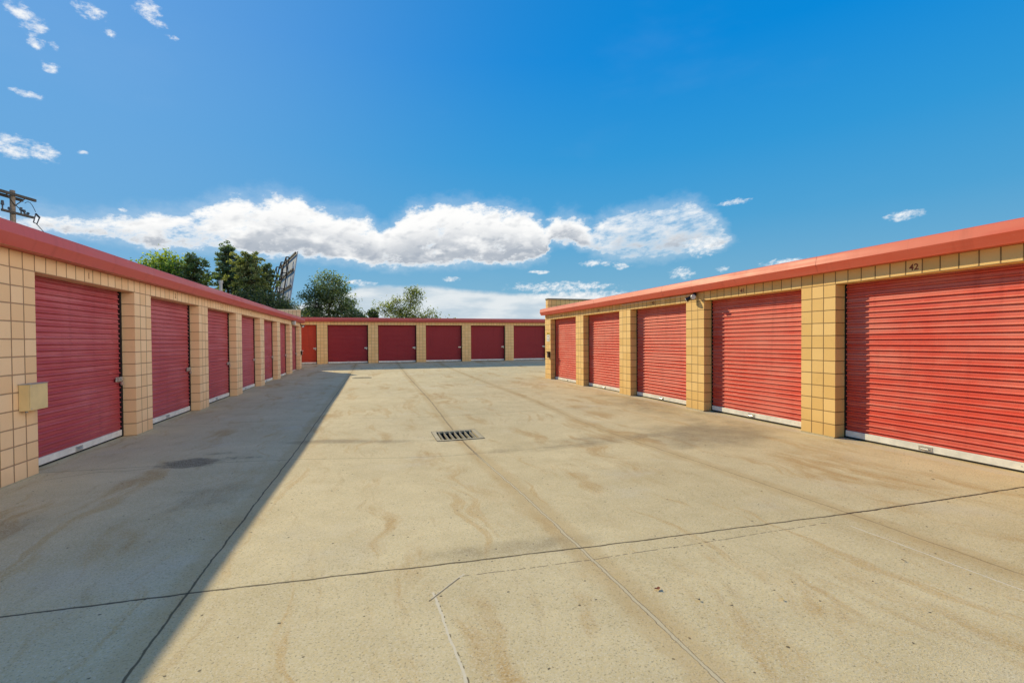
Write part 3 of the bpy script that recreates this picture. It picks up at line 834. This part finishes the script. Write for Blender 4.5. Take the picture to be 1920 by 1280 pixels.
broadleaf('low dark juniper at the foot of the steel sign frame', -9.4, 40, [(-1.7, 4.6, 1.2, 1.1, 44), (-0.6, 4.4, 1.2, 1.0, 50), (0.5, 3.8, 1.1, 0.9, 44), (1.2, 3.2, 0.8, 0.8, 26), (-0.2, 3.0, 1.9, 0.9, 50)],
          0.085, (0.016, 0.032, 0.012), (0.085, 0.10, 0.025), 1.2, 0.15, 0.28, 60, 0.35, name='juniper', twigs=False)
broadleaf('large round grey green elm above the left end of the far row', -4.3, 50, [(0.1, 6.9, 1.6, 1.5, 44), (-1.2, 5.6, 1.3, 1.4, 36), (1.0, 5.4, 1.5, 1.5, 38), (2.2, 4.3, 1.1, 1.1, 24), (-0.8, 3.6, 1.4, 1.4, 34), (0.8, 3.3, 1.6, 1.3, 34), (-1.9, 4.0, 0.9, 1.0, 16), (2.5, 3.3, 0.8, 0.8, 14)],
          0.10, (0.045, 0.072, 0.032), (0.15, 0.18, 0.085), 1.4, 0.28, 0.34, 52, name='elm_tree', fork=0.35)
broadleaf('sparse olive green tree with airy twigs above the middle of the far row', 4.3, 48, [(0.55, 6.0, 0.95, 1.3, 32), (-0.6, 4.9, 1.2, 1.0, 32), (-2.2, 4.8, 0.9, 0.6, 11), (0.7, 4.3, 1.2, 1.0, 22), (2.2, 4.2, 0.9, 0.8, 16), (-0.4, 3.5, 1.5, 0.9, 36), (3.6, 3.4, 0.8, 0.45, 6), (1.6, 3.3, 1.1, 0.5, 12)],
          0.10, (0.05, 0.07, 0.018), (0.16, 0.18, 0.04), 1.2, 0.15, 0.32, 34, 0.4, name='young_tree', fork=0.45, yellow=0.1)
pine('tiny dark conifer tip poking over the far roof left of the sparse tree', 0.45, 49, zt(49, 3.5), 0.75, n_levels=11, name='conifer')

# ------------------------------------------------------------------ utility pole
a = math.radians(-29.66); D = 34.0
t = empty('utility_pole', 'weathered timber utility pole with crossarms above the left roof', 'utility pole', (D * math.sin(a), D * math.cos(a), -0.45))
PZ = zt(D, 12.63) + 0.45
mb = MB(); mb.tube([(0, 0, 0), (0, 0, PZ * 0.5), (0, 0, PZ)], [0.16, 0.13, 0.10], 14); mb.build('pole', M['pole_wood'], t)
ad = Vector((0.56, 1.74, 0)).normalized()
side = Vector((ad.y, -ad.x, 0))
top = Vector((0, 0, PZ - 0.22))
mb = MB()
mb.bar(top + side * 0.14 - ad * 1.05, top + side * 0.14 + ad * 0.98, 0.10, 0.13)
mb.bar(top - side * 0.14 - ad * 1.05 - Vector((0, 0, 0.10)), top - side * 0.14 + ad * 0.60 - Vector((0, 0, 0.10)), 0.10, 0.13)
mb.build('crossarm', M['arm_wood'], t)
low = Vector((0, 0, PZ - 1.12))
mb = MB(); mb.bar(low + side * 0.13 - ad * 0.62, low + side * 0.13 + ad * 0.86, 0.09, 0.11); mb.build('crossarm', M['arm_wood'], t)
mb = MB()
for s in (-1, 1): mb.bar(top + side * 0.17 + ad * s * 0.5, (side * 0.12) + Vector((0, 0, PZ - 0.75)), 0.035)
mb.bar((0.0, 0, PZ - 0.6), low + side * 0.13 + ad * 0.62, 0.03)
mb.build('brace', M['arm_wood'], t)
for k, (s, h) in enumerate(((-0.58, 0.46), (-0.28, 0.22), (0.27, 0.36), (0.42, 0.28), (0.60, 0.2))):
    p = low + side * 0.13 + ad * s
    mb = MB(); mb.tube([p, p + Vector((0, 0, h * 0.5)), p + Vector((0, 0, h * 0.55)), p + Vector((0, 0, h))], [0.03, 0.03, 0.07, 0.05], 8)
    mb.build('insulator', M['insulator'], t)
p = low + side * 0.13 + ad * 0.98
mb = MB()
mb.tube([p + Vector((0, 0, 0.22)), p + Vector((0, 0, -0.24)) - ad * 0.12], 0.026, 6)
mb.tube([p + Vector((0, 0, 0.24)), p + ad * 0.20 + Vector((0, 0, 0.08))], 0.045, 6)
mb.tube([p + ad * 0.19 + Vector((0, 0, 0.08)), p + ad * 0.05 + Vector((0, 0, -0.28)), p + Vector((0, 0, -0.24)) - ad * 0.12], 0.026, 6)
mb.build('fuse_cutout', M['insulator'], t)
mb = MB(); mb.tube([p + Vector((0, 0, -0.26)), p + ad * 1.2 + Vector((0.2, 0, -1.6)), p + ad * 2.2 + Vector((0.5, 0, -3.4))], 0.018, 5)
arc = [p.lerp(low + side * 0.13 + ad * 0.45 + Vector((0, 0, 0.3)), k / 6) + Vector((0, 0, 0.32 + 0.25 * math.sin(PI * k / 6))) for k in range(7)]
mb.tube(arc, 0.014, 5)
mb.build('wire', M['insulator'], t)

# ------------------------------------------------------------------ billboard seen from behind
Rn = Vector((-6.53, 49.6, 0)); Lf = Vector((-9.74, 60.5, 0))
t = empty('billboard', 'tall leaning sign board seen from behind with dark steel trusses, among the trees', 'billboard', (Rn.x, Rn.y, -0.45))
run = (Lf - Rn); out = Vector((-0.959, -0.283, 0))
ztop, zbot = 10.40 + 0.45, 3.6 + 0.45
def bp(s, z, off=0.0):
    lean = 0.155 * (ztop - z)
    return run * s + out * (lean * 1.0 + off) + Vector((0, 0, z))
mb = MB()
for k in range(6):
    s0, s1 = k / 6 + 0.002, (k + 1) / 6 - 0.002
    q = [bp(s0, zbot), bp(s1, zbot), bp(s1, ztop), bp(s0, ztop)]
    mb.face(q); mb.face([p - out * 0.08 for p in reversed(q)])
    for i in range(4):
        mb.face([q[i], q[i] - out * 0.08, q[(i + 1) % 4] - out * 0.08, q[(i + 1) % 4]])
mb.build('panel', M['sign_panel'], t)
mb = MB()
for z in (ztop - 0.15, ztop - 1.75, ztop - 3.35, ztop - 4.9, ztop - 6.4):
    mb.bar(bp(0.0, z, 0.14), bp(1.0, z, 0.14), 0.12, 0.15)
mb.build('beam', M['rust_steel'], t)
for s in (0.24, 0.56, 0.90):
    mb = MB()
    zt2 = ztop - 0.2
    a0 = lambda z: bp(s, z, 0.32); b0 = lambda z: bp(s, z, 0.60 + 0.13 * (zt2 - z))
    mb.bar(a0(zt2), a0(0.0), 0.10); mb.bar(b0(zt2), b0(0.0), 0.11)
    mb.bar(a0(zt2), b0(zt2), 0.10)
    zs = [zt2 - 1.6 * k for k in range(6)]
    for i, (z0, z1) in enumerate(zip(zs, zs[1:])):
        mb.bar(a0(z1), b0(z1), 0.09)
        mb.bar(a0(z0) if i % 2 else b0(z0), b0(z1) if i % 2 else a0(z1), 0.08)
    mb.build('truss', M['rust_steel'], t)

# ------------------------------------------------------------------ sky, clouds and sun
SUN_EL, SUN_AZ = math.radians(28.3), math.radians(-29.5)       # azimuth from +Y towards +X
w = bpy.data.worlds.new('World'); scene.world = w; w.use_nodes = True
nt = NT(w.node_tree)
bg = w.node_tree.nodes['Background']
sky = nt.node('ShaderNodeTexSky', sky_type='NISHITA')
sky.sun_disc = False; sky.sun_elevation = SUN_EL; sky.sun_rotation = SUN_AZ
sky.altitude = 1600; sky.air_density = 1.0; sky.dust_density = 0.6; sky.ozone_density = 2.0
STR = 0.11
tc = nt.node('ShaderNodeTexCoord')
vn = nt.node('ShaderNodeVectorMath', operation='NORMALIZE'); nt.l.new(tc.outputs['Generated'], vn.inputs[0])
X, Y, Z = nt.sep(vn.outputs[0])
az = nt.mul(nt.m('ARCTAN2', X, Y), 180 / PI)
el = nt.mul(nt.m('ARCSINE', Z), 180 / PI)
k = 1.0 / STR
rp = nt.node('ShaderNodeValToRGB'); cr = rp.color_ramp
RAMP = [(0.0, (0.30, 0.52, 0.64)), (0.083, (0.165, 0.425, 0.64)), (0.15, (0.075, 0.365, 0.67)), (0.23, (0.028, 0.315, 0.69)), (0.34, (0.0, 0.25, 0.70)), (0.7, (0.0, 0.16, 0.56))]
while len(cr.elements) < len(RAMP): cr.elements.new(0.5)
for e_, (p_, c_) in zip(cr.elements, RAMP): e_.position = p_; e_.color = (*c_, 1)
nt.inp(rp.inputs[0], nt.m('MULTIPLY', el, 1 / 90, clamp=True))
sdir = (math.sin(SUN_AZ) * math.cos(SUN_EL), math.cos(SUN_AZ) * math.cos(SUN_EL), math.sin(SUN_EL))
dp = nt.node('ShaderNodeVectorMath', operation='DOT_PRODUCT'); nt.l.new(vn.outputs[0], dp.inputs[0]); dp.inputs[1].default_value = sdir
glow = nt.m('POWER', nt.m('MAXIMUM', dp.outputs['Value'], 0.0), 8.0)
grad = nt.mix(nt.mul(glow, 0.48), rp.outputs[0], (0.25, 0.46, 0.78))
gs_ = nt.node('ShaderNodeVectorMath', operation='SCALE'); nt.l.new(grad, gs_.inputs[0]); gs_.inputs['Scale'].default_value = k
skyc = nt.mix(0.97, sky.outputs[0], gs_.outputs[0])

TOP = [(-35, 10.3), (-30.39, 10.58), (-28.54, 10.84), (-25.52, 11.09), (-21.78, 11.97), (-18.48, 12.66), (-16.26, 13.74), (-14.39, 14.78), (-11.97, 15.0), (-9.42, 15.65), (-7.31, 15.68), (-5.13, 14.63), (-2.87, 14.54), (-0.54, 14.31), (1.53, 12.86), (3.37, 14.14), (4.61, 15.38), (9.98, 16.41), (15.78, 15.9), (19.66, 15.02), (21.27, 13.59), (22.25, 14.6), (24.49, 14.7), (25.76, 14.23), (26.71, 13.23), (27.97, 14.25), (31.06, 14.94), (34.66, 15.07), (37.56, 15.37), (39.24, 14.63), (40.62, 13.36), (41.97, 11.0), (44, 8.0)]
BOT = [(-35, 9.6), (-30.4, 9.65), (-28.24, 9.74), (-26.59, 9.64), (-23.74, 9.57), (-19.8, 9.21), (-16.32, 9.42), (-11.55, 9.2), (-5.19, 9.35), (-0.6, 8.86), (4.24, 8.66), (10.56, 9.28), (17.03, 9.49), (19.63, 9.59), (21.25, 9.94), (21.91, 11.73), (24.16, 11.86), (25.43, 11.01), (26.69, 10.54), (31.05, 9.43), (34.65, 9.36), (38.12, 9.91), (40.89, 10.1), (41.97, 10.9), (44, 12.0)]
TOP2 = [(-35, 2.0), (-8, 4.2), (-2.97, 5.7), (-0.63, 6.68), (4.84, 6.81), (7.98, 6.79), (10.53, 6.44), (17.01, 5.92), (23.49, 5.72), (27.31, 5.76), (31.03, 5.03), (35.23, 4.29), (44, 2.5), (60, 1.5)]
PUFFS = [(-28.85, 26.06, 0.89, 0.47), (-28.3, 25.44, 0.71, 0.66), (-24.54, 27.65, 0.95, 0.45), (-20.39, 29.17, 0.91, 0.62), (-19.5, 28.46, 0.59, 0.28), (-28.13, 24.2, 0.52, 0.3), (-29.64, 16.09, 1.12, 0.82), (-27.75, 16.05, 0.9, 0.55), (-25.33, 16.69, 0.28, 0.18), (-28.24, 24.98, 0.39, 0.37), (-27.21, 22.73, 0.47, 0.31), (-26.95, 24.32, 0.27, 0.31), (-28.64, 20.29, 0.8, 0.28), (22.85, 6.49, 5.4, 0.51), (25.09, 5.49, 5.64, 0.51), (27.0, 9.22, 1.75, 0.31), (30.12, 8.73, 0.92, 0.31), (36.86, 7.62, 1.14, 0.54), (41.16, 7.83, 0.54, 0.35), (56.81, 11.34, 1.2, 0.38), (42.23, 14.84, 1.47, 0.27), (-1.21, 6.84, 1.78, 0.24), (9.58, 7.51, 0.9, 0.25), (-22.48, 12.33, 0.35, 0.19), (-19.76, 12.27, 0.76, 0.25), (47.56, 8.06, 2.35, 0.33), (-18.46, 27.68, 0.43, 0.16), (-23.28, 26.55, 0.45, 0.24), (39.24, 10.52, 1.76, 0.92), (20.27, 8.32, 1.17, 0.19)]
def curve(pts, x, lo, hi, ymax=20.0):
    n = nt.node('ShaderNodeFloatCurve')
    cu = n.mapping.curves[0]
    n.mapping.use_clip = False
    q = [((p[0] - lo) / (hi - lo), p[1] / ymax) for p in pts]
    cu.points[0].location = q[0]; cu.points[1].location = q[-1]
    for p in q[1:-1]: cu.points.new(*p)
    for p in cu.points: p.handle_type = 'VECTOR'
    n.mapping.update()
    nt.inp(n.inputs['Value'], nt.m('MULTIPLY_ADD', x, 1 / (hi - lo), -lo / (hi - lo), clamp=True))
    return nt.mul(n.outputs[0], ymax)
cv = nt.xyz(nt.sub(az, nt.mul(el, 0.3)), nt.mul(el, 1.6), 0.0)
nv = nt.noise(nt.xyz(az, nt.mul(el, 1.55), 7.0), 0.7, 4, 0.6, True)
wr, wg, wbb = nt.sep(nv)
azw = nt.add(az, nt.mul(nt.sub(wr, 0.5), 1.8)); elw = nt.add(el, nt.mul(nt.sub(wg, 0.5), 1.2))
thin = nt.sstep(az, 24.0, 30.0)
leftw = nt.sstep(az, -18.0, -9.0)
nz = nt.noise(cv, 0.36, 9, 0.67)
fb = nt.mul(nt.sub(nz, 0.5), 4.2)
# slanting wisps
rot = nt.xyz(nt.add(nt.mul(az, 0.42), nt.mul(el, 0.5)), nt.sub(nt.mul(el, 1.9), nt.mul(az, 0.45)), 11.0)
wisp = nt.mul(nt.sub(nt.noise(rot, 0.40, 7, 0.64), 0.5), 3.4)
dt = nt.sub(curve(TOP, azw, -35, 44), elw)
db = nt.sub(elw, curve(BOT, azw, -35, 44))
dmain = nt.m('MINIMUM', nt.mul(dt, 0.8), nt.mul(db, 1.3))
cap = nt.sub(nt.add(0.42, nt.mul(leftw, 0.55)), nt.mul(thin, 0.66))
dm = nt.m('MINIMUM', dmain, cap)
fbm = nt.add(nt.mul(fb, nt.sub(0.85, nt.mul(thin, 0.35))), nt.mul(wisp, nt.add(nt.sub(0.40, nt.mul(leftw, 0.30)), nt.mul(thin, 0.50))))
dens = nt.add(dm, fbm)
veil = nt.mul(nt.sstep(nt.add(dmain, nt.mul(fb, 0.5)), -1.3, 0.4), 0.20)
main = nt.m('MAXIMUM', nt.sstep(dens, -0.32, nt.add(0.72, nt.mul(thin, 0.30))), veil)
puff = None
ax_, ex_ = nt.add(az, nt.mul(nt.sub(wr, 0.5), 1.0)), nt.add(el, nt.mul(nt.sub(wg, 0.5), 0.6))
for (a_, e_, ra, re) in PUFFS:
    q = nt.ell(ax_, ex_, a_, e_, ra * 1.3, re * 1.35)
    puff = q if puff is None else nt.m('MAXIMUM', puff, q)
pn = nt.mul(nt.sub(nt.noise(cv, 1.1, 7, 0.68), 0.5), 3.6)
puffm = nt.mul(nt.sstep(nt.add(nt.mul(puff, 0.8), pn), -0.05, 1.45), nt.sstep(puff, -1.0, 0.2))
d2 = nt.sub(curve(TOP2, azw, -35, 60), nt.add(el, nt.mul(nt.sub(wg, 0.5), 0.35)))
low = nt.mul(nt.sstep(nt.add(d2, nt.mul(fb, 0.13)), -0.10, 0.6), 0.90)
# light and shade inside the clouds: relief towards the sun, grey undersides
nz2 = nt.noise(nt.add_v(cv, nt.xyz(-0.40, 0.62, 0.0), 1.0) if False else nt.xyz(nt.sub(nt.sub(az, nt.mul(el, 0.3)), 0.40), nt.add(nt.mul(el, 1.6), 0.62), 0.0), 0.30, 3, 0.55)
nz1 = nt.noise(cv, 0.30, 3, 0.55)
relief = nt.sub(nz1, nz2)
under = nt.sstep(nt.m('DIVIDE', db, nt.m('MAXIMUM', nt.add(dt, db), 0.5)), 0.16, 0.80, 1.0, 0.0)
core = nt.sstep(dens, 0.15, 0.95)
patchy = nt.sstep(nt.noise(nt.xyz(nt.mul(az, 0.5), el, 5.0), 0.40, 4, 0.55), 0.28, 0.52)
gray = nt.m('ADD', nt.mul(nt.mul(core, under), nt.mul(patchy, 0.95)), nt.mul(nt.mul(core, 0.30), nt.sstep(relief, 0.0, -0.18)), clamp=True)
cw = (1.0 * k, 1.0 * k, 0.99 * k); cg = (0.43 * k, 0.48 * k, 0.55 * k)
mainc = nt.mix(gray, cw, cg)
lowc = nt.mix(nt.sstep(nt.noise(nt.xyz(nt.mul(az, 0.5), nt.mul(el, 2.2), 3.0), 0.3, 5, 0.55), 0.35, 0.65), (0.55 * k, 0.65 * k, 0.73 * k), (0.84 * k, 0.87 * k, 0.88 * k))
# faint haze cirrus
ci = nt.mul(nt.sstep(nt.noise(nt.xyz(nt.mul(az, 0.35), nt.mul(el, 0.9), 2.0), 0.12, 6, 0.55), 0.55, 0.85), 0.04)
c = nt.mix(ci, skyc, (0.7 * k, 0.8 * k, 0.9 * k))
c = nt.mix(nt.mul(low, 1.0), c, lowc)
c = nt.mix(main, c, mainc)
c = nt.mix(nt.mul(puffm, 0.92), c, cw)
bg2 = nt.node('ShaderNodeBackground')
nt.l.new(c, bg2.inputs['Color']); bg2.inputs['Strength'].default_value = STR
# bright cloud added out of view, right and behind, to fill the shaded walls
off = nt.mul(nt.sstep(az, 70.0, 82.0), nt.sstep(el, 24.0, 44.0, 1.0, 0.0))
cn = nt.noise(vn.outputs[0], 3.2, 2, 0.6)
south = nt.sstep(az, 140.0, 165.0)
fill_deck = nt.mul(nt.mul(nt.sstep(nt.sub(cn, nt.mul(south, 0.16)), 0.30, 0.45), off), nt.sstep(el, 0.0, 4.0))
c2 = nt.mix(fill_deck, skyc, (2.12 * k, 2.08 * k, 2.0 * k))
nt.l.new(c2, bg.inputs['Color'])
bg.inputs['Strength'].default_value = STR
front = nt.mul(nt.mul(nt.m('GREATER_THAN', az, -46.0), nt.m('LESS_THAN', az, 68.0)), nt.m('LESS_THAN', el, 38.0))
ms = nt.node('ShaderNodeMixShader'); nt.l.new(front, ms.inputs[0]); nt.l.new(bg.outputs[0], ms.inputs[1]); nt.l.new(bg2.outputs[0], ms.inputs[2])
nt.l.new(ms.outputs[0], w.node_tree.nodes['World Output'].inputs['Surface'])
w.cycles.sampling_method = 'MANUAL'; w.cycles.sample_map_resolution = 512

sd = Vector((math.sin(SUN_AZ) * math.cos(SUN_EL), math.cos(SUN_AZ) * math.cos(SUN_EL), math.sin(SUN_EL)))
sl = bpy.data.lights.new('sun', 'SUN'); sl.energy = 5.0; sl.angle = math.radians(0.53); sl.color = (1.0, 0.86, 0.54)
so = link(bpy.data.objects.new('sun', sl)); so.rotation_euler = sd.to_track_quat('Z', 'Y').to_euler(); so.location = sd * 60

# ------------------------------------------------------------------ camera
F, yaw, pitch, roll, sy, h = 879.07, 0.2961, -0.0145, -0.0064, 12.1, 1.5708
d = Vector((math.sin(yaw) * math.cos(pitch), math.cos(yaw) * math.cos(pitch), math.sin(pitch)))
r0 = Vector((math.cos(yaw), -math.sin(yaw), 0)); u0 = r0.cross(d)
r2 = r0 * math.cos(roll) + u0 * math.sin(roll); u2 = -r0 * math.sin(roll) + u0 * math.cos(roll)
cam = bpy.data.cameras.new('camera'); co = link(bpy.data.objects.new('camera', cam))
mw = Matrix((r2, u2, -d)).transposed().to_4x4(); mw.translation = (0, 0, h)
co.matrix_world = mw
cam.sensor_width = 36; cam.lens = F / 1920 * 36; cam.shift_y = sy / 1920; cam.clip_end = 6000; cam.clip_start = 0.05
scene.camera = co
scene.view_settings.view_transform = 'Standard'; scene.view_settings.look = 'None'; scene.view_settings.exposure = 0
scene.cycles.use_denoising = True
scene.cycles.max_bounces = 5; scene.cycles.diffuse_bounces = 3; scene.cycles.glossy_bounces = 2; scene.cycles.transmission_bounces = 3
